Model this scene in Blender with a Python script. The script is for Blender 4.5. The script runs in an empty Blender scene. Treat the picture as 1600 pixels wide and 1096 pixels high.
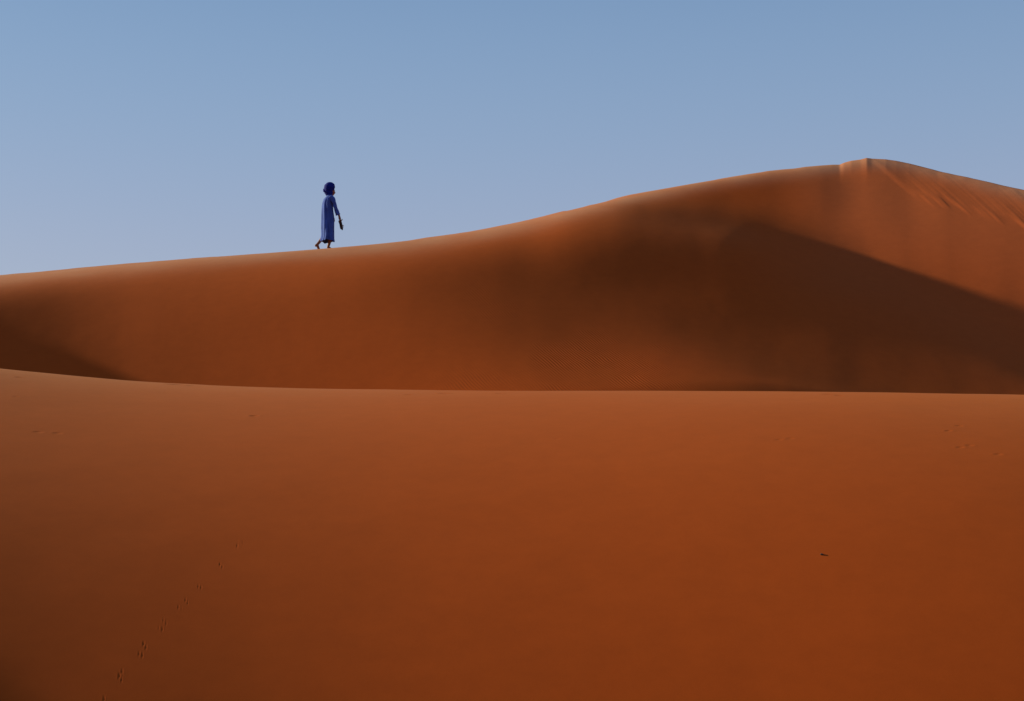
import bpy, bmesh, math, random
import numpy as np
from mathutils import Vector, Matrix

scene = bpy.context.scene
COL = scene.collection
R = math.radians

# ------------------------------------------------------------------ camera
F_PX, W_PX, H_PX, HORIZON = 2222.0, 1600, 1096, 800
PITCH = math.atan((HORIZON - H_PX / 2) / F_PX)
cam_data = bpy.data.cameras.new('camera')
cam_data.sensor_width = 36.0
cam_data.lens = 36.0 * F_PX / W_PX
cam_data.clip_start, cam_data.clip_end = 0.1, 8000
cam = bpy.data.objects.new('camera', cam_data)
COL.objects.link(cam)
cam.location = (0, 0, 0)
cam.rotation_euler = (math.pi / 2 + PITCH, 0, 0)
scene.camera = cam

# ------------------------------------------------------------------ sky, sun, exposure
SUN_EL, SUN_BACK = R(16.0), R(20.0)
BACK_OFF = 4.0      # the walker goes this far behind the edge of the broad crest
SUN_DIR = Vector((-math.cos(SUN_EL) * math.cos(SUN_BACK), math.cos(SUN_EL) * math.sin(SUN_BACK), math.sin(SUN_EL)))
world = bpy.data.worlds.new('World')
scene.world = world
world.use_nodes = True
wn, wl = world.node_tree.nodes, world.node_tree.links
wn.clear()
sky = wn.new('ShaderNodeTexSky')
sky.sky_type = 'NISHITA'
sky.sun_disc = False
sky.sun_elevation = SUN_EL
sky.sun_rotation = math.atan2(SUN_DIR.x, SUN_DIR.y)
sky.altitude = 0
sky.air_density = 1.5
sky.dust_density = 0.5
sky.ozone_density = 4.0
# the hazy desert sky: paler and slightly violet low down, deep blue overhead, the same all the way round
tco = wn.new('ShaderNodeTexCoord')
sep = wn.new('ShaderNodeSeparateXYZ')
ramp = wn.new('ShaderNodeValToRGB')
ramp.color_ramp.interpolation = 'B_SPLINE'
els = ramp.color_ramp.elements
SKY = [(0.0, (.45, .465, .55)), (.09, (.42, .445, .565)), (.18, (.345, .395, .565)), (.26, (.275, .38, .565)), (.35, (.208, .33, .53)), (.6, (.13, .235, .44)), (1.0, (.10, .185, .38))]
while len(els) < len(SKY): els.new(0.5)
for e, (p, c) in zip(els, SKY):
    e.position = p; e.color = (*c, 1)
veil = wn.new('ShaderNodeMix'); veil.data_type = 'RGBA'; veil.blend_type = 'MIX'
veil.inputs['Factor'].default_value = 0.88
lift = wn.new('ShaderNodeVectorMath'); lift.operation = 'SCALE'; lift.inputs['Scale'].default_value = 4.95
bg = wn.new('ShaderNodeBackground')
bg.inputs['Strength'].default_value = 0.10
out = wn.new('ShaderNodeOutputWorld')
wl.new(tco.outputs['Generated'], sep.inputs[0]); wl.new(sep.outputs['Z'], ramp.inputs['Fac'])
wl.new(ramp.outputs['Color'], lift.inputs[0])
wl.new(sky.outputs[0], veil.inputs['A']); wl.new(lift.outputs[0], veil.inputs['B'])
wl.new(veil.outputs['Result'], bg.inputs['Color'])
wl.new(bg.outputs[0], out.inputs['Surface'])

sun_data = bpy.data.lights.new('sun', 'SUN')
sun_data.energy = 5.0
sun_data.angle = R(1.0)
sun_data.color = (1.0, 0.80, 0.48)
sun = bpy.data.objects.new('sun', sun_data)
COL.objects.link(sun)
sun.rotation_euler = SUN_DIR.to_track_quat('Z', 'Y').to_euler()
sun.location = SUN_DIR * 60

scene.view_settings.view_transform = 'Standard'
scene.view_settings.look = 'None'
scene.view_settings.exposure = 0.95
scene.view_settings.gamma = 1.0
scene.view_settings.use_curve_mapping = False

# ------------------------------------------------------------------ small helpers
def smooth(a, b, x):
    t = np.clip((x - a) / (b - a), 0, 1)
    return t * t * (3 - 2 * t)

def smax(a, b, k):
    h = np.clip(0.5 + 0.5 * (a - b) / k, 0, 1)
    return b * (1 - h) + a * h + k * h * (1 - h)

def hash2(i, j, seed):
    v = np.sin(i * 127.1 + j * 311.7 + seed * 74.7) * 43758.5453
    return v - np.floor(v)

def noise2(x, y, seed=0):
    i, j = np.floor(x), np.floor(y)
    u, v = x - i, y - j
    u, v = u ** 3 * (u * (6 * u - 15) + 10), v ** 3 * (v * (6 * v - 15) + 10)
    return 2 * ((hash2(i, j, seed) * (1 - u) + hash2(i + 1, j, seed) * u) * (1 - v)
                + (hash2(i, j + 1, seed) * (1 - u) + hash2(i + 1, j + 1, seed) * u) * v) - 1

def herm(xk, yk, x):
    """smooth curve through the knots (xk, yk)"""
    xk, yk = np.asarray(xk, float), np.asarray(yk, float)
    h = np.diff(xk)
    d = (np.diff(yk, axis=0).T / h).T
    m = np.zeros_like(yk)
    m[0], m[-1] = d[0], d[-1]
    for i in range(1, len(xk) - 1):
        m[i] = (d[i - 1] * h[i] + d[i] * h[i - 1]) / (h[i] + h[i - 1])
    x = np.clip(x, xk[0], xk[-1])
    i = np.clip(np.searchsorted(xk, x) - 1, 0, len(xk) - 2)
    s = (x - xk[i]) / h[i]
    hh = h[i]
    if yk.ndim > 1:
        s, hh = s[:, None], hh[:, None]
    return (2 * s**3 - 3 * s**2 + 1) * yk[i] + (s**3 - 2 * s**2 + s) * hh * m[i] + (-2 * s**3 + 3 * s**2) * yk[i + 1] + (s**3 - s**2) * hh * m[i + 1]

def sight(px, py):
    """bearing and rise of a line of sight, used to survey the dunes"""
    cx, cz = (np.asarray(px, float) - W_PX / 2) / F_PX, (H_PX / 2 - np.asarray(py, float)) / F_PX
    y = np.cos(PITCH) - np.sin(PITCH) * cz
    z = np.sin(PITCH) + np.cos(PITCH) * cz
    return np.arctan2(cx, y), z / np.hypot(cx, y)

# ------------------------------------------------------------------ the dunes: crest line, crest distance and slope below the crest
TALL_CREST = [(-200,446),(0,430),(100,421),(200,412),(300,404),(400,397),(500,390),(560,386),(600,382),(700,369),(800,350),(900,327),(1000,303),(1100,285),(1200,267),(1310,257),(1355,248),(1400,252),(1450,262),(1500,275),(1600,296),(1800,345)]
TALL_FINE = [(-200,446),(0,430),(60,425),(120,419),(200,412),(300,404),(400,397),(500,390.5),(560,386.5),(581,384.7),(586,382.6),(604,380.6),(640,376),(666,371.5),(700,367),(732,362.5),(760,357.5),(800,349.5),(838,341),(865,334),(880,330.5),(892,329.3),(905,325.5),(922,320.5),(940,317.5),(965,309.5),(985,304.5),(1010,300),(1050,293.5),(1100,284.5),(1140,277),(1180,270.5),(1200,267.5),(1230,264.5),(1258,261.2),(1280,259.2),(1300,258),(1312,257.6),(1318,254.6),(1330,251.2),(1345,249.3),(1354,247.0),(1362,248.2),(1384,249.6),(1400,252),(1420,256),(1440,261),(1465,267.5),(1500,275),(1530,281.5),(1560,288.5),(1600,297),(1800,345)]
NEAR_CREST = [(-200,554),(0,576),(100,586),(200,595),(300,601),(400,605),(500,608),(600,609),(800,611),(1000,611),(1200,612),(1400,614),(1600,617),(1800,621)]
TALL_RANGE = [35.579, 35.678, 35.766, 35.848, 35.908, 35.942, 35.968, 36.001, 36.051, 36.121, 36.211, 36.321, 36.451, 36.603, 36.768, 36.944, 37.122, 37.313, 37.487, 37.689, 37.896, 38.084, 38.228, 38.315, 37.919, 37.274, 36.657, 36.08, 35.499, 34.919]
TALL_SLOPE = [[0.005, 0.046, 0.153, 0.332, 0.471, 0.53, 0.549, 0.55], [0.023, 0.053, 0.149, 0.37, 0.467, 0.523, 0.548, 0.55], [0.032, 0.049, 0.131, 0.4, 0.46, 0.517, 0.546, 0.55], [0.035, 0.038, 0.123, 0.405, 0.448, 0.513, 0.545, 0.55], [0.029, 0.028, 0.121, 0.4, 0.459, 0.508, 0.544, 0.549], [0.019, 0.018, 0.109, 0.39, 0.466, 0.505, 0.544, 0.549], [0.009, 0.009, 0.087, 0.371, 0.472, 0.508, 0.545, 0.549], [0.003, 0.004, 0.064, 0.347, 0.474, 0.508, 0.547, 0.549], [0.0, -0.0, 0.041, 0.317, 0.471, 0.507, 0.55, 0.549], [-0.001, -0.003, 0.018, 0.284, 0.465, 0.503, 0.55, 0.546], [-0.002, -0.003, 0.003, 0.245, 0.456, 0.497, 0.545, 0.538], [-0.0, -0.003, -0.002, 0.21, 0.444, 0.485, 0.53, 0.523], [0.005, -0.001, 0.003, 0.188, 0.43, 0.465, 0.505, 0.501], [0.01, 0.001, 0.011, 0.188, 0.424, 0.438, 0.467, 0.472], [0.013, 0.0, 0.024, 0.207, 0.427, 0.415, 0.42, 0.44], [0.01, -0.002, 0.048, 0.238, 0.437, 0.399, 0.372, 0.408], [-0.004, -0.007, 0.083, 0.266, 0.46, 0.393, 0.33, 0.377], [-0.021, 0.03, 0.153, 0.266, 0.464, 0.385, 0.297, 0.35], [-0.03, 0.167, 0.21, 0.242, 0.448, 0.379, 0.263, 0.311], [-0.024, 0.306, 0.27, 0.211, 0.42, 0.388, 0.233, 0.24], [0.049, 0.396, 0.334, 0.189, 0.383, 0.394, 0.222, 0.141], [0.178, 0.415, 0.403, 0.254, 0.297, 0.374, 0.228, 0.05], [0.276, 0.401, 0.441, 0.353, 0.236, 0.346, 0.239, -0.006], [0.376, 0.398, 0.404, 0.422, 0.236, 0.323, 0.244, -0.031], [0.422, 0.408, 0.4, 0.449, 0.272, 0.312, 0.216, -0.037], [0.439, 0.428, 0.447, 0.487, 0.288, 0.294, 0.176, -0.036], [0.457, 0.449, 0.483, 0.518, 0.286, 0.271, 0.134, -0.034], [0.484, 0.476, 0.517, 0.561, 0.248, 0.24, 0.104, -0.036], [0.451, 0.519, 0.546, 0.551, 0.287, 0.2, 0.076, -0.039], [0.403, 0.551, 0.552, 0.527, 0.333, 0.163, 0.049, -0.044]]
NEAR_RANGE = [20.496, 20.407, 20.321, 20.238, 20.158, 20.08, 20.005, 19.931, 19.86, 19.792, 19.726]
NEAR_SLOPE = [[0.092, 0.167, 0.234, 0.366, 0.457], [0.063, 0.147, 0.238, 0.37, 0.469], [0.039, 0.129, 0.241, 0.377, 0.482], [0.022, 0.114, 0.245, 0.388, 0.495], [0.011, 0.102, 0.248, 0.399, 0.507], [0.003, 0.091, 0.25, 0.411, 0.518], [-0.002, 0.084, 0.252, 0.423, 0.528], [-0.003, 0.08, 0.255, 0.435, 0.536], [-0.001, 0.083, 0.258, 0.443, 0.542], [0.008, 0.093, 0.263, 0.448, 0.547], [0.025, 0.11, 0.271, 0.452, 0.551]]
TALL_STEPS = [0, .6, 1.5, 3, 5, 7, 9, 11.5, 14]
NEAR_STEPS = [0, 1.5, 4, 7, 10, 13]
BEAR0 = np.radians(np.linspace(-28, 28, 141))

def crest_table(pts):
    th, t = sight(*np.array(pts, float).T)
    v = np.interp(BEAR0, th, t)
    k = np.exp(-np.linspace(-2, 2, 9) ** 2); k /= k.sum()
    return np.convolve(np.pad(v, 4, 'edge'), k, 'valid')

def broad(T):
    k = np.exp(-(np.arange(-16, 17) * .4 / 2.4) ** 2 / 2); k /= k.sum()
    return np.convolve(np.pad(T, 16, 'edge'), k, 'valid')

TALL_T, NEAR_T = crest_table(TALL_CREST), crest_table(NEAR_CREST)
FINE_TH, FINE_T = sight(*np.array(TALL_FINE, float).T)
D_TAB = np.arange(0, 60, 0.01)

BRINK = lambda k: .48 * smooth(R(13.2), R(15.4), k)      # the slip face right of the peak breaks off sharply at its crest
def dune_z(th, r, T, ranges, slopes, steps, back, brink=None):
    """th (n,), r (n,m): height of one dune; also the distance inside its crest"""
    knots = np.radians(np.linspace(-24, 24, len(ranges)))
    tc = np.clip(th, knots[0], knots[-1])
    rc = herm(knots, np.array(ranges), tc)
    S = herm(knots, np.concatenate([(brink(knots) if brink else 0 * knots)[:, None], np.array(slopes)], 1), tc)
    t = herm(BEAR0, T, np.clip(th, BEAR0[0], BEAR0[-1]))
    d = rc[:, None] - r
    G = np.empty_like(r)
    for j in range(len(th)):
        sl = herm(steps, S[j], D_TAB)
        cum = np.concatenate([[0], np.cumsum((sl[1:] + sl[:-1]) * 0.005)])
        G[j] = np.interp(np.maximum(d[j], 0), D_TAB, cum)
    a = np.maximum(-d, 0)
    G += 0.45 * np.maximum(d - 12.5, 0) ** 2 / (np.maximum(d - 12.5, 0) + 2.0)
    bk = back(th)[:, None]
    G += bk * (a - (1 - np.exp(-a))) + 0.27 * np.maximum(a - 6, 0) ** 2 / (np.maximum(a - 6, 0) + 3.0)
    q = np.exp(-(d / 4.0) ** 2)
    t2 = herm(BEAR0, broad(T), np.clip(th, BEAR0[0], BEAR0[-1]))
    return (t2[:, None] * (1 - q) + t[:, None] * q) * r - G, d, t, rc

def field(th, r, detail=True):
    z1, d1, t1, rc1 = dune_z(th, r, TALL_T, TALL_RANGE, TALL_SLOPE, TALL_STEPS, lambda th: .25 - .237 * smooth(R(-15), R(-9.5), th) * smooth(R(8), R(3), th), BRINK)
    z2, d2, t2, rc2 = dune_z(th, r, NEAR_T, NEAR_RANGE, NEAR_SLOPE, NEAR_STEPS, lambda th: .40 + 0 * th)
    x, y = r * np.sin(th)[:, None], r * np.cos(th)[:, None]
    # the fine outline of the tall crest, fading away below it
    dt = np.where(abs(th) < R(23), np.interp(th, FINE_TH, FINE_T) - t1, 0) * smooth(R(23), R(20.5), abs(th))
    z1 = z1 + dt[:, None] * r * np.where(d1 > 0, np.exp(-(d1 / .8) ** 2), np.exp(-(d1 / 1.6) ** 2))
    if detail:
        z1 = z1 + slip_face(th, d1, r)
        z1 = z1 + 0.0035 * noise2(x / 3.9 + 3, y / 4.6, 1) * smooth(0.4, 2.0, d1) + 0.0005 * noise2(x / .23, y / .35, 2) * smooth(.3, .9, d1)
        z1 = z1 + 0.006 * noise2(x / .33, y / .33, 12) * np.exp(-(d1 / .25) ** 2)
        z2 = z2 + 0.004 * noise2(x / 2.9, y / 2.4, 3) * smooth(0.3, 3.0, d2) + 0.003 * noise2(x / .45, y / .6, 8) * np.exp(-(d2 / .5) ** 2) + 0.0015 * noise2(x / .75, y / .5, 4) * smooth(-.3, .8, d2)
        z2 = z2 + dents(x, y)
    far = np.clip((r - 60) / 400, 0, 1)
    gen = -1.9 + (1.2 + 6 * far) * (noise2(x / 38 + .3, y / 31, 5) + .4 * noise2(x / 17, y / 15, 6)) - 2 * far
    flat = -1.65 + 0.05 * noise2(x / 3, y / 3, 7)
    w = smooth(8.4, 5.4, r)
    z2 = z2 * (1 - w) + flat * w
    wb = smooth(R(26), R(70), abs(th))[:, None] * smooth(4, 16, r)
    z1 = z1 * (1 - smooth(11, 60, -d1)) + (gen) * smooth(11, 60, -d1)
    z1 = z1 * (1 - wb) + (gen - 1) * wb
    z2 = z2 * (1 - wb) + gen * wb
    far_w = smooth(3, 12, -d2)
    z2 = z2 * (1 - far_w) + np.minimum(z2, -2.5) * far_w
    return smax(z1, z2, 0.25)

# avalanche lobes on the lit face right of the peak
TOE = [(1340,254),(1365,259),(1386,277),(1408,296),(1432,313),(1468,326),(1500,334),(1545,345),(1600,362)]
TOE_TH = TOE_D = None
SHEAR = 0.0
def slip_face(th, d, r):
    if TOE_TH is None:
        return 0.0
    toe = np.interp(th, TOE_TH, TOE_D)[:, None]
    u = th[:, None] - SHEAR * d
    lob = 0.45 * noise2(u * 130, u * 0, 21) + .2 * noise2(u * 330, u * 0, 22)
    edge = smooth(0.0, 0.55, toe * (1 + .35 * lob) - d) * smooth(R(13.3), R(14.6), th)[:, None] * smooth(R(26), R(21), th)[:, None]
    body = 0.012 + (0.004 * noise2(u * 110, d * .25, 23) + 0.004 * noise2(u * 370, d * .5, 24) + .003 * noise2(u * 1000, d * .8, 25)) * (.6 + .7 * noise2(u * 37, d * .5, 26))
    return edge * body * smooth(-.3, .35, d)

DENTS = []      # x, y, along, across, depth, angle
def dents(x, y):
    z = np.zeros_like(x)
    for (cx, cy, a, b, dep, ang) in DENTS:
        m = (abs(x - cx) < 4 * a) & (abs(y - cy) < 4 * a)
        if not m.any():
            continue
        ux, uy = x[m] - cx, y[m] - cy
        p = (ux * math.cos(ang) + uy * math.sin(ang)) / a
        q = (-ux * math.sin(ang) + uy * math.cos(ang)) / b
        s = p * p + q * q
        z[m] += -dep * np.exp(-s) + 0.3 * dep * np.exp(-((np.sqrt(s) - 1.7) / .5) ** 2)
    return z

def survey(px, py, r0, r1, detail=False):
    """the point of the sand that a line of sight meets"""
    th, e = sight(px, py)
    rr = np.arange(r0, r1, 0.01)[None]
    z = field(np.array([float(th)]), rr, detail)[0]
    hit = np.argmax(z >= e * rr[0] - 1e-4)
    r = rr[0, hit]
    return Vector((r * math.sin(th), r * math.cos(th), z[hit]))

def ground(x, y):
    return float(field(np.array([math.atan2(x, y)]), np.array([[math.hypot(x, y)]]))[0, 0])

pts = [survey(px, py, 26, 48) for px, py in TOE]
knots = np.radians(np.linspace(-24, 24, len(TALL_RANGE)))
_th = np.array([math.atan2(p.x, p.y) for p in pts])
_d = herm(knots, np.array(TALL_RANGE), _th) - np.array([math.hypot(p.x, p.y) for p in pts])
a, b = survey(1404, 256, 26, 48), survey(1478, 322, 26, 48)
da, db = [herm(knots, np.array(TALL_RANGE), np.array([math.atan2(p.x, p.y)]))[0] - math.hypot(p.x, p.y) for p in (a, b)]
SHEAR = (math.atan2(b.x, b.y) - math.atan2(a.x, a.y)) / max(db - da, .2)
TOE_TH, TOE_D = _th, _d

# animal prints running down the near slope, scuffs near its crest
random.seed(4)
TRACK = [(165,1093),(189,1057),(193,1049),(220,1021),(227,1006),(251,982),(258,970),(281,948),(292,937),(312,916),(346,882),(373,853),(377,846),(432,769)]
for k, (px, py) in enumerate(TRACK):
    p = survey(px, py, 8.6, 20.5)
    s = .75 if py > 960 else .7 if py > 840 else .5
    DENTS.append((p.x - .011, p.y, .010 * s, .008 * s, .0038 * s, random.uniform(0, 3)))
    DENTS.append((p.x + .016, p.y - .025 + random.uniform(-.02, .02), .009 * s, .007 * s, .0030 * s, random.uniform(0, 3)))
for (px, py, a_, dep) in [(275,601.5,.09,.022),(300,603.3,.06,.014),(638,617,.04,.012),(694,615,.05,.02),(781,615,.035,.02),(1293,616.5,.05,.016),(1311,619,.04,.014),
                          (397,650,.04,.007),(30,590,.04,.009),(25,620,.03,.005),(60,675,.04,.004),(90,677,.04,.004),(1482,674,.03,.005),(1499,666,.03,.005),(1217,688,.03,.004),(1235,686,.03,.004),
                          (1500,700,.03,.004),(1515,697,.03,.004),(1560,711,.03,.004),(870,686,.03,.003)]:
    p = survey(px, py, 12, 20.8)
    DENTS.append((p.x, p.y, a_, a_ * .6, dep, random.uniform(-.3, .3)))

# ------------------------------------------------------------------ sand
def sand_material():
    m = bpy.data.materials.new('orange_sand')
    m.use_nodes = True
    n, l = m.node_tree.nodes, m.node_tree.links
    bs = n['Principled BSDF']
    bs.inputs['Roughness'].default_value = 0.95
    bs.inputs['Specular IOR Level'].default_value = 0.06
    bs.inputs['Sheen Weight'].default_value = 0.022
    bs.inputs['Sheen Roughness'].default_value = 0.45
    bs.inputs['Sheen Tint'].default_value = (1, .74, .25, 1)
    geo = n.new('ShaderNodeNewGeometry')
    big = n.new('ShaderNodeTexNoise'); big.inputs['Scale'].default_value = 0.22; big.inputs['Detail'].default_value = 4
    l.new(geo.outputs['Position'], big.inputs['Vector'])
    fine = n.new('ShaderNodeTexNoise'); fine.inputs['Scale'].default_value = 140; fine.inputs['Detail'].default_value = 3
    l.new(geo.outputs['Position'], fine.inputs['Vector'])
    ramp = n.new('ShaderNodeValToRGB')
    ramp.color_ramp.elements[0].position, ramp.color_ramp.elements[0].color = 0.3, (*SAND_A, 1)
    ramp.color_ramp.elements[1].position, ramp.color_ramp.elements[1].color = 0.7, (*SAND_B, 1)
    l.new(big.outputs['Fac'], ramp.inputs['Fac'])
    mid = n.new('ShaderNodeTexNoise'); mid.inputs['Scale'].default_value = 4.5; mid.inputs['Detail'].default_value = 8; mid.inputs['Roughness'].default_value = .72
    l.new(geo.outputs['Position'], mid.inputs['Vector'])
    av = n.new('ShaderNodeMath'); av.operation = 'MULTIPLY_ADD'; av.inputs[1].default_value = .5; l.new(fine.outputs['Fac'], av.inputs[0])
    hv = n.new('ShaderNodeMath'); hv.operation = 'MULTIPLY'; hv.inputs[1].default_value = .5; l.new(mid.outputs['Fac'], hv.inputs[0]); l.new(hv.outputs[0], av.inputs[2])
    mix = n.new('ShaderNodeMix'); mix.data_type = 'RGBA'; mix.blend_type = 'MULTIPLY'
    mix.inputs['Factor'].default_value = 1.0
    gr = n.new('ShaderNodeValToRGB')
    gr.color_ramp.elements[0].position, gr.color_ramp.elements[0].color = 0.3, (.88, .87, .86, 1)
    gr.color_ramp.elements[1].position, gr.color_ramp.elements[1].color = 0.7, (1.1, 1.1, 1.1, 1)
    l.new(av.outputs[0], gr.inputs['Fac'])
    # paler tone: the bright highlight along the crests, painted into the sand colour
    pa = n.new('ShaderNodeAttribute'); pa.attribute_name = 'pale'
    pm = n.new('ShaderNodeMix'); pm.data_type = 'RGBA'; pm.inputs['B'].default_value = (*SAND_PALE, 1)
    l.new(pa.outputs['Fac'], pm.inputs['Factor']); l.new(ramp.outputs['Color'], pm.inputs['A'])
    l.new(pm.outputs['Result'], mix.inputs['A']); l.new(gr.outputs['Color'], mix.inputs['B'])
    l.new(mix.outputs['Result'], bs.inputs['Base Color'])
    # wind ripples: relief only, where the wind has combed the sand
    att = n.new('ShaderNodeAttribute'); att.attribute_name = 'ripple'
    dot = n.new('ShaderNodeVectorMath'); dot.operation = 'DOT_PRODUCT'
    dot.inputs[1].default_value = (RIPPLE_K[0], RIPPLE_K[1], 0)
    l.new(geo.outputs['Position'], dot.inputs[0])
    warp = n.new('ShaderNodeTexNoise'); warp.inputs['Scale'].default_value = 1.3; warp.inputs['Detail'].default_value = 2
    l.new(geo.outputs['Position'], warp.inputs['Vector'])
    ma = n.new('ShaderNodeMath'); ma.operation = 'MULTIPLY_ADD'; ma.inputs[1].default_value = 14.0
    l.new(warp.outputs['Fac'], ma.inputs[0]); l.new(dot.outputs['Value'], ma.inputs[2])
    sn = n.new('ShaderNodeMath'); sn.operation = 'SINE'; l.new(ma.outputs[0], sn.inputs[0])
    mu = n.new('ShaderNodeMath'); mu.operation = 'MULTIPLY'; l.new(sn.outputs[0], mu.inputs[0]); l.new(att.outputs['Fac'], mu.inputs[1])
    b1 = n.new('ShaderNodeBump'); b1.inputs['Distance'].default_value = 0.0036; b1.inputs['Strength'].default_value = 1.0
    l.new(mu.outputs[0], b1.inputs['Height'])
    b2 = n.new('ShaderNodeBump'); b2.inputs['Distance'].default_value = 0.0015; b2.inputs['Strength'].default_value = 0.35
    l.new(fine.outputs['Fac'], b2.inputs['Height']); l.new(b1.outputs['Normal'], b2.inputs['Normal'])
    l.new(b2.outputs['Normal'], bs.inputs['Normal'])
    return m

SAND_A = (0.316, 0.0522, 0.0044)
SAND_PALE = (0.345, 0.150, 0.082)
SAND_B = (0.332, 0.0570, 0.0052)

# ripple direction measured on the foot of the tall dune
q0, q1, q2 = survey(900, 565, 24, 40), survey(940, 594, 24, 40), survey(905.2, 565, 24, 40)
along = Vector((q1.x - q0.x, q1.y - q0.y)).normalized()
perp = Vector((-along.y, along.x))
wave = abs((q2 - q0).xy.dot(perp))
RIPPLE_K = perp * (2 * math.pi / max(wave, .03))
RIP = [survey(px, py, 24, 42) for px, py in [(800,606),(880,572),(960,590),(1050,575),(1120,596),(765,455),(800,480),(790,500)]]
sand = sand_material()

def ripple_mask(x, y):
    m = np.zeros_like(x)
    for p, s, a_ in zip(RIP, (1.3, 1.1, 1.5, 1.2, 1.2, .7, .8, .5), (.6, .9, 1, 1, .6, .5, .6, .4)):
        m = np.maximum(m, a_ * np.exp(-(((x - p.x) / s) ** 2 + ((y - p.y) / (s * 1.2)) ** 2)))
    return m * np.clip(.65 + .6 * noise2(x / .8, y / .9, 31), 0, 1.2)

def terrain(name, th, r, label=None):
    z = field(th, np.tile(r, (len(th), 1)))
    x, y = np.outer(np.sin(th), r), np.outer(np.cos(th), r)
    nt, nr = z.shape
    me = bpy.data.meshes.new(name)
    co = np.stack([x, y, z], -1).reshape(-1, 3).astype(np.float32)
    me.vertices.add(len(co)); me.vertices.foreach_set('co', co.ravel())
    i, j = np.meshgrid(np.arange(nt - 1), np.arange(nr - 1), indexing='ij')
    a_ = (i * nr + j).ravel()
    quads = np.stack([a_, a_ + 1, a_ + nr + 1, a_ + nr], 1).astype(np.int32)
    nq = len(quads)
    me.loops.add(nq * 4); me.loops.foreach_set('vertex_index', quads.ravel())
    me.polygons.add(nq); me.polygons.foreach_set('loop_start', np.arange(0, nq * 4, 4, dtype=np.int32))
    me.polygons.foreach_set('use_smooth', np.ones(nq, bool))
    me.update(calc_edges=True)
    me.flip_normals()
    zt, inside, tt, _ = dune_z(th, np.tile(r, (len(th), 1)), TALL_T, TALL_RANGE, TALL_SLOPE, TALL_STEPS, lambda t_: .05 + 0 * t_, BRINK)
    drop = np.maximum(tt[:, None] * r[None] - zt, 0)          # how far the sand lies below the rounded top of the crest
    pale = np.where(inside > 0, np.exp(-(drop / (.24 + .05 * noise2(x / 1.7, y / 1.7, 41))) ** 2), np.exp(-(inside / 6) ** 2)) * (.85 + .15 * noise2(x / .6, y / .6, 42))  # painted highlight, strongest at the crest and fading down the face
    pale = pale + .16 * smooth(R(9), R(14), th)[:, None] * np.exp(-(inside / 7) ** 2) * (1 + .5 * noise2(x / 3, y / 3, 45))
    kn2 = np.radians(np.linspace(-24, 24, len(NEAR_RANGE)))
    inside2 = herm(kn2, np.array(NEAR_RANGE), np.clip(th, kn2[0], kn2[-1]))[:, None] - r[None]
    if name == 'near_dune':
        pale = .24 * np.exp(-(np.abs(inside2) / (3.0 + .5 * noise2(x / 2.3, y / 2.3, 43))) ** 1.5) * (.85 + .15 * noise2(x / .8, y / .5, 44))  # weaker painted highlight around the near crest
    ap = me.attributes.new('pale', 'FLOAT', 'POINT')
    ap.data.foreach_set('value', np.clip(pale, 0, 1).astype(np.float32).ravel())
    at = me.attributes.new('ripple', 'FLOAT', 'POINT')
    at.data.foreach_set('value', ripple_mask(x, y).astype(np.float32).ravel())
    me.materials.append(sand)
    o = bpy.data.objects.new(name, me)
    COL.objects.link(o)
    o['kind'] = 'structure'
    if label: o['label'] = label
    return o

def bearings(px_step):
    """bearings all the way round: fine across the view, coarse elsewhere"""
    pxs = []
    x = -90.0
    while x < 1690:
        pxs.append(x)
        x += px_step(x)
    v = sight(np.array(pxs), np.full(len(pxs), 700.0))[0]
    n = 90
    g = np.linspace(0, 1, n + 1)[1:] ** 1.8
    rt = v[-1] + g * (math.pi - v[-1])
    lf = v[0] - g * (math.pi + v[0])
    return np.concatenate([lf[::-1], v, rt])

QUALITY = 1.0
th_near = bearings(lambda x: (.75 if 150 < x < 465 else 1.9) / QUALITY)
th_far = bearings(lambda x: 1.7 / QUALITY)
R_CUT, R_END = 23.6, 52.0
r_near = np.concatenate([[0.02], np.geomspace(.3, 9.5, 50)[:-1], np.arange(9.5, 19.4, .0225), np.arange(19.4, 20.9, .02), np.linspace(20.9, R_CUT, 26)])
r_tall = np.concatenate([np.arange(R_CUT, 31, .055), np.arange(31, 41, .036), np.linspace(41, R_END, 70)])
r_rest = np.concatenate([np.linspace(R_END, 70, 25)[:-1], np.geomspace(70, 4000, 70)])
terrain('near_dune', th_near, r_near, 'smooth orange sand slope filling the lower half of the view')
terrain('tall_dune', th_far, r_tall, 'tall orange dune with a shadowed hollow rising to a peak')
terrain('desert_ground', th_far, r_rest, 'open sand beyond the dunes')

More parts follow.
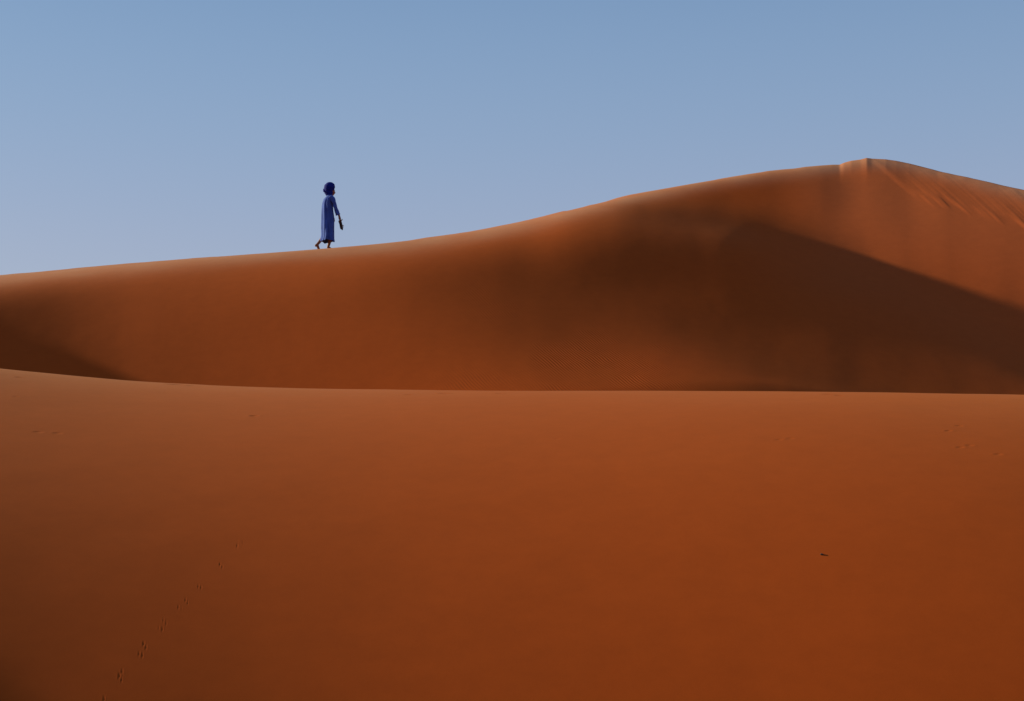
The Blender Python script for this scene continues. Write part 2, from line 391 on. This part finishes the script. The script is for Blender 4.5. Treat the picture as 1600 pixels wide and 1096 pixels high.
# ------------------------------------------------------------------ the walker
def cloth(name, col, rough=.85, weave=700, sheen=.3):
    m = bpy.data.materials.new(name); m.use_nodes = True
    n, l = m.node_tree.nodes, m.node_tree.links
    bs = n['Principled BSDF']; bs.inputs['Roughness'].default_value = rough
    bs.inputs['Sheen Weight'].default_value = sheen
    bs.inputs['Specular IOR Level'].default_value = .15
    bs.inputs['Sheen Tint'].default_value = (.6, .8, 1, 1)
    tc = n.new('ShaderNodeTexCoord')
    no = n.new('ShaderNodeTexNoise'); no.inputs['Scale'].default_value = 9; no.inputs['Detail'].default_value = 5
    l.new(tc.outputs['Object'], no.inputs['Vector'])
    rp = n.new('ShaderNodeValToRGB')
    rp.color_ramp.elements[0].position, rp.color_ramp.elements[0].color = .3, (*[c * .8 for c in col], 1)
    rp.color_ramp.elements[1].position, rp.color_ramp.elements[1].color = .7, (*[c * 1.15 for c in col], 1)
    l.new(no.outputs['Fac'], rp.inputs['Fac']); l.new(rp.outputs['Color'], bs.inputs['Base Color'])
    n2 = n.new('ShaderNodeTexNoise'); n2.inputs['Scale'].default_value = weave
    l.new(tc.outputs['Object'], n2.inputs['Vector'])
    bp = n.new('ShaderNodeBump'); bp.inputs['Distance'].default_value = .001; bp.inputs['Strength'].default_value = .4
    l.new(n2.outputs['Fac'], bp.inputs['Height']); l.new(bp.outputs['Normal'], bs.inputs['Normal'])
    return m

ROBE = cloth('blue_cotton', (.034, .080, .33), .9, 700, .03)
TURBAN = cloth('indigo_cotton', (.003, .012, .17), .9, 700, 0)
SKIN = cloth('brown_skin', (.17, .075, .04), .55, 300, 0)
EYE = cloth('eye_white', (.5, .47, .43), .3, 100, 0)
SOLE = cloth('dark_leather', (.035, .022, .015), .7, 200, 0)
STRAP = cloth('tan_leather', (.30, .20, .11), .6, 200, 0)
STONE = cloth('dark_stone', (.05, .033, .024), .8, 90, 0)

def link(name, me, mat, parent=None, smooth_shade=True):
    me.name = name
    me.materials.clear(); me.materials.append(mat)
    if smooth_shade:
        me.polygons.foreach_set('use_smooth', np.ones(len(me.polygons), bool))
    o = bpy.data.objects.new(name, me); COL.objects.link(o)
    if parent: o.parent = parent
    return o

def baked(me, mods):
    """mesh with modifiers applied"""
    o = bpy.data.objects.new('tmp', me); COL.objects.link(o)
    for kind, props in mods:
        m = o.modifiers.new(kind, kind)
        for k, v in props.items(): setattr(m, k, v)
    dg = bpy.context.evaluated_depsgraph_get(); dg.update()
    r = bpy.data.meshes.new_from_object(o.evaluated_get(dg))
    bpy.data.objects.remove(o)
    return r

def grid_mesh(rows, closed=True, cap0=False, cap1=False):
    """rings of points joined into one surface"""
    n, k = len(rows), len(rows[0])
    vs = [p for r in rows for p in r]
    fs = []
    for i in range(n - 1):
        for j in range(k if closed else k - 1):
            fs.append((i * k + j, i * k + (j + 1) % k, (i + 1) * k + (j + 1) % k, (i + 1) * k + j))
    for flag, i in ((cap0, 0), (cap1, n - 1)):
        if flag:
            c = tuple(sum(p[a] for p in rows[i]) / k for a in range(3)); vs.append(c)
            for j in range(k):
                fs.append((i * k + j, i * k + (j + 1) % k, len(vs) - 1))
    me = bpy.data.meshes.new('m'); me.from_pydata(vs, [], fs)
    bm = bmesh.new(); bm.from_mesh(me); bmesh.ops.recalc_face_normals(bm, faces=bm.faces); bm.to_mesh(me); bm.free()
    return me

def tube(path, radii, k=20, squash=1.0, wob=None):
    rows = []
    P = [Vector(p) for p in path]
    for i, p in enumerate(P):
        t = (P[min(i + 1, len(P) - 1)] - P[max(i - 1, 0)]).normalized()
        a = t.cross(Vector((0, 1, .01))).normalized(); b = t.cross(a).normalized()
        ring = []
        for j in range(k):
            f = 2 * math.pi * j / k
            w = wob(i / (len(P) - 1), f) if wob else 0
            ring.append(tuple(p + (a * math.cos(f) + b * math.sin(f) * squash) * (radii[i] + w)))
        rows.append(ring)
    return rows

def resample(path, n):
    t = np.linspace(0, len(path) - 1, n)
    return herm(np.arange(len(path)), np.array(path, float), t)

YAW = R(38)
FWD, RGT = Vector((math.cos(YAW), math.sin(YAW), 0)), Vector((math.sin(YAW), -math.cos(YAW), 0))

th_w = float(sight(513, 389)[0])
rc_w = float(herm(np.radians(np.linspace(-24, 24, len(TALL_RANGE))), np.array(TALL_RANGE), np.array([th_w]))[0]) + BACK_OFF
wx, wy = rc_w * math.sin(th_w), rc_w * math.cos(th_w)
SIZE = math.hypot(rc_w, float(sight(513, 389)[1]) * rc_w) * 104 / F_PX / 1.685 * 1.03
wz = ground(wx, wy)
walker = bpy.data.objects.new('person', None); COL.objects.link(walker)
walker.location = (wx, wy, wz); walker.empty_display_size = .2
walker.scale = (SIZE, SIZE, SIZE)
walker['label'] = 'barefoot walker in blue robe and dark blue turban striding up the dune crest'
walker['category'] = 'person'

def gz(x, y):
    return (ground(wx + x * SIZE, wy + y * SIZE) - wz) / SIZE

# body: one skinned surface
V, RAD, ED = [], [], []
def node(p, r, parent=None):
    V.append(tuple(p)); RAD.append(r)
    if parent is not None: ED.append((parent, len(V) - 1))
    return len(V) - 1
def chain(start, pts_):
    k = start
    for p, r in pts_: k = node(p, r, k)
    return k
pel = node((-.03, 0, .80), .085)
chest = chain(pel, [((-.035, 0, .95), .085), ((-.035, .0, 1.10), .09)])
neck = chain(chest, [((-.025, 0, 1.23), .08), ((.0, .005, 1.31), .05), ((.03, .02, 1.38), .05)])
hr, hl = Vector((-.03, 0, .76)) + RGT * .07, Vector((-.03, 0, .76)) - RGT * .07
g_front, g_toe = gz(-.01, .02), gz(-.2, -.05)
chain(pel, [(hr, .060), ((.04, .0, .58), .06), ((.065, .03, .43), .052), ((.045, .03, .30), .047), ((.012, .025, .15), .034), ((-.008, .02, .075 + g_front), .031),
            ((.035, .055, .045 + g_front), .03), ((.09, .10, .022 + g_front), .026), ((.125, .128, .016 + g_front), .018)])
ank = chain(pel, [(hl, .06), ((-.075, .03, .58), .07), ((-.075, .0, .41), .052), ((-.125, -.02, .31), .048), ((-.205, -.055, .195), .036), ((-.258, -.08, .135 + g_toe * .5), .031)])
chain(ank, [((-.243, -.072, .085 + g_toe), .031), ((-.222, -.058, .04 + g_toe), .028), ((-.195, -.038, .014 + g_toe), .017)])
node((-.288, -.098, .105 + g_toe * .5), .030, ank)
sr, sl_ = Vector((-.02, 0, 1.262)) + RGT * .15, Vector((-.02, 0, 1.255)) - RGT * .12
wr = chain(chest, [(sr, .045), ((.130, -.112, 1.15), .036), ((.170, -.10, 1.04), .038), ((.222, -.07, .92), .032), ((.258, -.045, .835), .024)])
palm = chain(wr, [((.266, -.04, .80), .026), ((.272, -.036, .765), .028)])
for k, (o_, L) in enumerate(((-.030, .068), (-.010, .076), (.010, .072), (.029, .056))):
    base = Vector((.276, -.036, .752)) + FWD * o_ * .6 + RGT * o_ * -.5
    chain(palm, [(base, .0105), (base + Vector((.012, 0, -.45 * L)), .0095), (base + Vector((.006, .012, -.8 * L)), .0088), (base + Vector((-.008, .014, -.98 * L)), .0075)])
chain(wr, [(Vector((.284, -.055, .795)), .012), (Vector((.296, -.062, .765)), .0105), (Vector((.291, -.055, .737)), .009)])
chain(chest, [(sl_, .038), ((-.12, .19, 1.14), .034), ((-.10, .235, 1.03), .038), ((-.01, .27, .94), .031), ((.05, .29, .88), .025), ((.075, .30, .85), .027), ((.095, .30, .80), .018), ((.095, .295, .76), .012)])
# flesh: beads strung closely along the bones, then melted into one surface
BEAD, BR = [], []
for i, j in ED:
    A_, B_ = Vector(V[i]), Vector(V[j])
    n_ = max(int((B_ - A_).length / .004), 2)
    for q in range(n_ + 1):
        t = q / n_
        BEAD.append(tuple(A_.lerp(B_, t))); BR.append(RAD[i] * (1 - t) + RAD[j] * t)
for s_ in (-1, 1):      # width of the shoulders, chest and hips
    for z_, w_, r_ in ((1.20, .08, .062), (1.12, .065, .062), (1.00, .05, .065), (.86, .05, .058), (1.26, .09, .042)):
        BEAD.append(tuple(Vector((-.035, 0, z_)) + RGT * w_ * s_)); BR.append(r_)
# head with a face, looking along the way
HC = Vector((.040, .030, 1.462)); HF = Vector((math.cos(R(28)), math.sin(R(28)), -.05)).normalized(); HL = Vector((-HF.y, HF.x, 0)).normalized(); HU = HF.cross(HL)
rows = []
for i in range(33):
    la = -math.pi / 2 + math.pi * i / 32
    ring = []
    for j in range(40):
        lo = 2 * math.pi * j / 40
        f, s, u = math.cos(la) * math.cos(lo), math.cos(la) * math.sin(lo), math.sin(la)
        fr = max(f, 0)
        x_, y_, z_ = .095 * f, .076 * s, .118 * u
        if u < -.1: y_ *= 1 - .28 * (-u - .1); x_ += .012 * fr * (-u)
        x_ += .026 * math.exp(-((s * .076) / .012) ** 2 - ((z_ + .022) / .022) ** 2) * (f > 0)      # nose
        x_ += .007 * math.exp(-((s * .076) / .03) ** 2 - ((z_ - .030) / .010) ** 2) * (f > 0)       # brow
        x_ -= .009 * math.exp(-((abs(s) * .076 - .031) / .013) ** 2 - ((z_ - .010) / .012) ** 2) * (f > 0)
        x_ += .006 * math.exp(-((s * .076) / .022) ** 2 - ((z_ + .052) / .005) ** 2) * (f > 0) + .006 * math.exp(-((s * .076) / .020) ** 2 - ((z_ + .066) / .006) ** 2) * (f > 0)
        x_ += .010 * math.exp(-((s * .076) / .02) ** 2 - ((z_ + .098) / .014) ** 2) * (f > 0)
        y_ += math.copysign(.014, s) * math.exp(-((x_ + .005) / .018) ** 2 - (z_ / .026) ** 2)      # ears
        ring.append(tuple(HC + HF * x_ + HL * y_ + HU * z_))
    rows.append(ring)
for ring in rows:
    for q in ring:
        d_ = Vector(q) - HC
        BEAD.append(tuple(HC + d_ * (1 - .009 / max(d_.length, .02)))); BR.append(.009)
        BEAD.append(tuple(HC + d_ * .62)); BR.append(.028)
def melted(points, radii, voxel):
    me = bpy.data.meshes.new('beads'); me.from_pydata(points, [], [])
    at = me.attributes.new('rad', 'FLOAT', 'POINT'); at.data.foreach_set('value', np.array(radii, np.float32))
    ng = bpy.data.node_groups.new('melt', 'GeometryNodeTree')
    ng.interface.new_socket('Geometry', in_out='INPUT', socket_type='NodeSocketGeometry')
    ng.interface.new_socket('Geometry', in_out='OUTPUT', socket_type='NodeSocketGeometry')
    N, L = ng.nodes, ng.links
    gi, go = N.new('NodeGroupInput'), N.new('NodeGroupOutput')
    mp = N.new('GeometryNodeMeshToPoints'); na = N.new('GeometryNodeInputNamedAttribute'); na.data_type = 'FLOAT'; na.inputs['Name'].default_value = 'rad'
    pv = N.new('GeometryNodePointsToVolume'); pv.resolution_mode = 'VOXEL_SIZE'; pv.inputs['Voxel Size'].default_value = voxel
    nb = N.new('GeometryNodeInputNamedAttribute'); nb.data_type = 'FLOAT'; nb.inputs['Name'].default_value = 'rad'
    vm = N.new('GeometryNodeVolumeToMesh'); vm.resolution_mode = 'GRID'
    L.new(gi.outputs[0], mp.inputs['Mesh']); L.new(na.outputs['Attribute'], mp.inputs['Radius'])
    L.new(mp.outputs[0], pv.inputs['Points']); L.new(nb.outputs['Attribute'], pv.inputs['Radius'])
    L.new(pv.outputs[0], vm.inputs['Volume']); L.new(vm.outputs[0], go.inputs[0])
    return baked(me, [('NODES', dict(node_group=ng)), ('SMOOTH', dict(factor=.5, iterations=4))])
body_me = melted(BEAD, BR, .0045)
link('body', body_me, SKIN, walker)
for s_ in (-1, 1):
    c = HC + HF * .082 + HL * .030 * s_ + HU * .010
    bm = bmesh.new(); bmesh.ops.create_uvsphere(bm, u_segments=12, v_segments=8, radius=.0115)
    bmesh.ops.translate(bm, verts=bm.verts, vec=c)
    e = bpy.data.meshes.new('eye'); bm.to_mesh(e); bm.free(); link('eye', e, EYE, walker)

# robe: rings following the outline of the photograph's garment, with falling folds
ZS = [1.375, 1.345, 1.315, 1.29, 1.22, 1.11, .98, .85, .74, .55, .37, .285, .235, .215]
SL = [-.045, -.060, -.080, -.100, -.140, -.168, -.174, -.175, -.174, -.176, -.170, -.185, -.203, -.207]
SR = [.075, .088, .110, .122, .118, .104, .108, .126, .136, .138, .140, .143, .150, .152]
DP = [.060, .075, .105, .135, .175, .175, .170, .168, .170, .178, .190, .200, .205, .205]
zz = np.linspace(0, len(ZS) - 1, 90)
prof = herm(np.arange(len(ZS)), np.stack([ZS, SL, SR, DP], 1), zz)
rows = []
KSEG = 144
for z_, l_, r_, d_ in prof:
    ring = []
    low = float(np.clip((1.30 - z_) / .5, 0, 1)); hem = float(np.clip((.55 - z_) / .33, 0, 1))
    for j in range(KSEG):
        f = 2 * math.pi * j / KSEG                       # 0 faces the viewer's side, pi/2 the way ahead
        c_, hw = (l_ + r_) / 2, (r_ - l_) / 2
        tw = .9 * (1.2 - z_)
        side = abs(math.cos(f))                          # keep the outline
        w = .027 * low * (math.sin(5 * f + 1.2 + 1.6 * tw) * .6 + math.sin(9 * f - .4 + tw) * .45 + math.sin(14 * f + 2.0 * tw) * .3) * (.25 + .75 * side)
        w += .026 * low * math.exp(-((f - 2 * math.pi if f > math.pi else f) + .55 - .55 * (1.15 - z_)) ** 2 / .05)
        w -= .028 * low * math.exp(-((f - 2 * math.pi if f > math.pi else f) + .15 - .55 * (1.15 - z_)) ** 2 / .03)
        fs = f - 2 * math.pi if f > math.pi else f
        w += .034 * math.exp(-(fs - .32 - .25 * (.7 - z_)) ** 2 / .016) * math.exp(-((z_ - .62) / .24) ** 2)
        w += .022 * math.exp(-(fs - .15 + .9 * (z_ - 1.0)) ** 2 / .012) * math.exp(-((z_ - 1.05) / .16) ** 2)
        w += .014 * hem * math.sin(7 * f + 3) * (.4 + .6 * side)
        zq = z_ + hem * (.014 * math.sin(3 * f + .6) + .008 * math.sin(8 * f))
        ring.append((c_ + (hw + w * .6) * math.sin(f), -(d_ + w) * math.cos(f) + .005, zq))
    rows.append(ring)
robe_me = baked(grid_mesh(rows), [('SOLIDIFY', dict(thickness=.005, offset=-1))])
link('robe', robe_me, ROBE, walker)
def sleeve(path, rad, ph):
    p = resample(path, 40); r_ = herm(np.arange(len(rad)), np.array(rad), np.linspace(0, len(rad) - 1, 40))
    rows = tube([tuple(q) for q in p], list(r_), 48, 1.25, lambda t, f: .007 * (t + .2) * math.sin(5 * f + ph + 5 * t) + .005 * math.sin(26 * t + 2 * f) * (1 - t * .5))
    link('sleeve', baked(grid_mesh(rows), [('SOLIDIFY', dict(thickness=.004, offset=-1))]), ROBE, walker)
sleeve([(.01, -.03, 1.25), (.075, -.10, 1.265), (.130, -.11, 1.17), (.163, -.10, 1.06), (.205, -.08, .94), (.236, -.058, .855)], [.040, .062, .050, .041, .046, .053], .3)
sleeve([(-.04, .03, 1.24), (-.095, .115, 1.25), (-.125, .20, 1.14), (-.09, .235, 1.03), (-.01, .265, .94), (.04, .285, .885)], [.035, .055, .050, .046, .05, .056], 1.7)

# turban: a wound cloth with a loose tuck at the back
ZT = [1.345, 1.36, 1.40, 1.45, 1.50, 1.53, 1.57, 1.61, 1.65, 1.675, 1.687]
TL = [-.050, -.078, -.106, -.117, -.124, -.126, -.124, -.110, -.075, -.040, -.008]
TR = [.060, .074, .088, .096, .114, .128, .135, .130, .108, .070, .018]
TD = [.055, .080, .100, .110, .120, .124, .124, .112, .085, .050, .012]
prof = herm(np.arange(len(ZT)), np.stack([ZT, TL, TR, TD], 1), np.linspace(0, len(ZT) - 1, 72))
rows = []
for z_, l_, r_, d_ in prof:
    ring = []
    for j in range(96):
        f = 2 * math.pi * j / 96
        v = (z_ - 1.345) / .34
        ph = v * 5.2 + .42 * math.sin(f + .6) + .18 * math.sin(2 * f + 1.0)
        saw = ph - math.floor(ph)
        w = .011 * (math.sqrt(max(saw * (1 - saw), 0)) * 2 - .5) + .003 * math.sin(19 * ph + 3 * f)
        w *= min(1, d_ / .08)
        ring.append(((l_ + r_) / 2 + ((r_ - l_) / 2 + w) * math.sin(f), .01 - (d_ + w) * math.cos(f), z_))
    rows.append(ring)
turban = link('turban', grid_mesh(rows, cap0=True, cap1=True), TURBAN, walker)
pth = [(-.085, -.06, 1.415), (-.112, -.045, 1.445), (-.122, -.02, 1.475), (-.118, .01, 1.50), (-.100, .035, 1.525), (-.08, .05, 1.54)]
p = resample(pth, 24)
rr_ = herm(np.arange(4), np.array([.012, .028, .027, .010]), np.linspace(0, 3, 24))
link('knot', grid_mesh(tube([tuple(q) for q in p], list(rr_), 24, 1.0, lambda t, f: .003 * math.sin(4 * f + 9 * t)), cap0=True, cap1=True), TURBAN, turban)

# the pair of sandals carried by the straps
def make_sandal(name, label, top, tip, face):
    root = bpy.data.objects.new(name, None); COL.objects.link(root); root.empty_display_size = .05
    root['label'] = label; root['category'] = 'sandal'; root['group'] = 'sandals carried in the hand'
    T_, B_ = Vector(top), Vector(tip)
    ax = (B_ - T_).normalized(); L = (B_ - T_).length
    side = face - ax * face.dot(ax); side.normalize(); up = side.cross(ax).normalized()
    root.matrix_world = Matrix((( side.x, ax.x, up.x, walker.location.x + T_.x * SIZE), (side.y, ax.y, up.y, walker.location.y + T_.y * SIZE), (side.z, ax.z, up.z, walker.location.z + T_.z * SIZE), (0, 0, 0, 1)))
    root.scale = (SIZE, SIZE, SIZE)
    n = 20
    hwid = lambda t: .036 * math.sqrt(max(1 - (2 * t - 1) ** 6, 0)) * (.84 + .2 * t - .16 * math.exp(-((t - .42) / .16) ** 2))
    rows = []
    for i in range(n + 1):
        t = i / n
        h, w = .010 + .006 * (1 - t), max(hwid(t), .002)
        zb = .012 * math.sin(t * 3) - .01
        ring = [(w * c, t * L, zb + h * s) for c, s in ((-1, -.6), (-.9, -1), (.9, -1), (1, -.6), (1, .6), (.9, 1), (-.9, 1), (-1, .6))]
        rows.append(ring)
    link('sole', grid_mesh(rows, cap0=True, cap1=True), SOLE, root, False)
    def strap(pp, wd):
        q = resample(pp, 16)
        link('strap', grid_mesh(tube([tuple(v) for v in q], [wd] * 16, 8, .45), cap0=True, cap1=True), STRAP, root)
    strap([(-.034, L * .66, .0), (-.026, L * .60, .034), (0, L * .56, .046), (.026, L * .60, .034), (.034, L * .66, .0)], .009)
    strap([(-.030, L * .20, .0), (-.030, L * .08, .040), (0, -.012, .050), (.030, L * .08, .040), (.030, L * .20, .0)], .007)
    strap([(0, L * .84, .008), (0, L * .72, .036), (0, L * .57, .046)], .006)
    return root
make_sandal('sandal', 'dark sandal with tan straps hanging lower in the walker hand', (.285, -.030, .745), (.352, -.055, .482), Vector((.35, -.8, .1)))
make_sandal('sandal', 'dark sandal with tan straps hanging behind the other, nearer the blue robe', (.262, -.015, .735), (.318, .045, .520), Vector((.8, -.45, .1)))

# the lone dark stone on the near slope
ps = survey(1284, 868, 8.6, 20)
bm = bmesh.new(); bmesh.ops.create_icosphere(bm, subdivisions=3, radius=1)
random.seed(9)
for v in bm.verts:
    c = v.co
    k = 1 + .16 * math.sin(3.1 * c.x + 2 * c.y) + .12 * math.sin(5 * c.z + 4 * c.y + 1) + random.uniform(-.03, .03)
    v.co = Vector((c.x * .014, c.y * .012, max(c.z, -.5) * .008)) * k
me = bpy.data.meshes.new('stone'); bm.to_mesh(me); bm.free()
st = link('stone', me, STONE)
st.location = (ps.x, ps.y, ground(ps.x, ps.y) + .001); st.rotation_euler = (.15, .1, .4)
st['label'] = 'tiny dark stone alone on the smooth near sand slope at right'; st['category'] = 'stone'
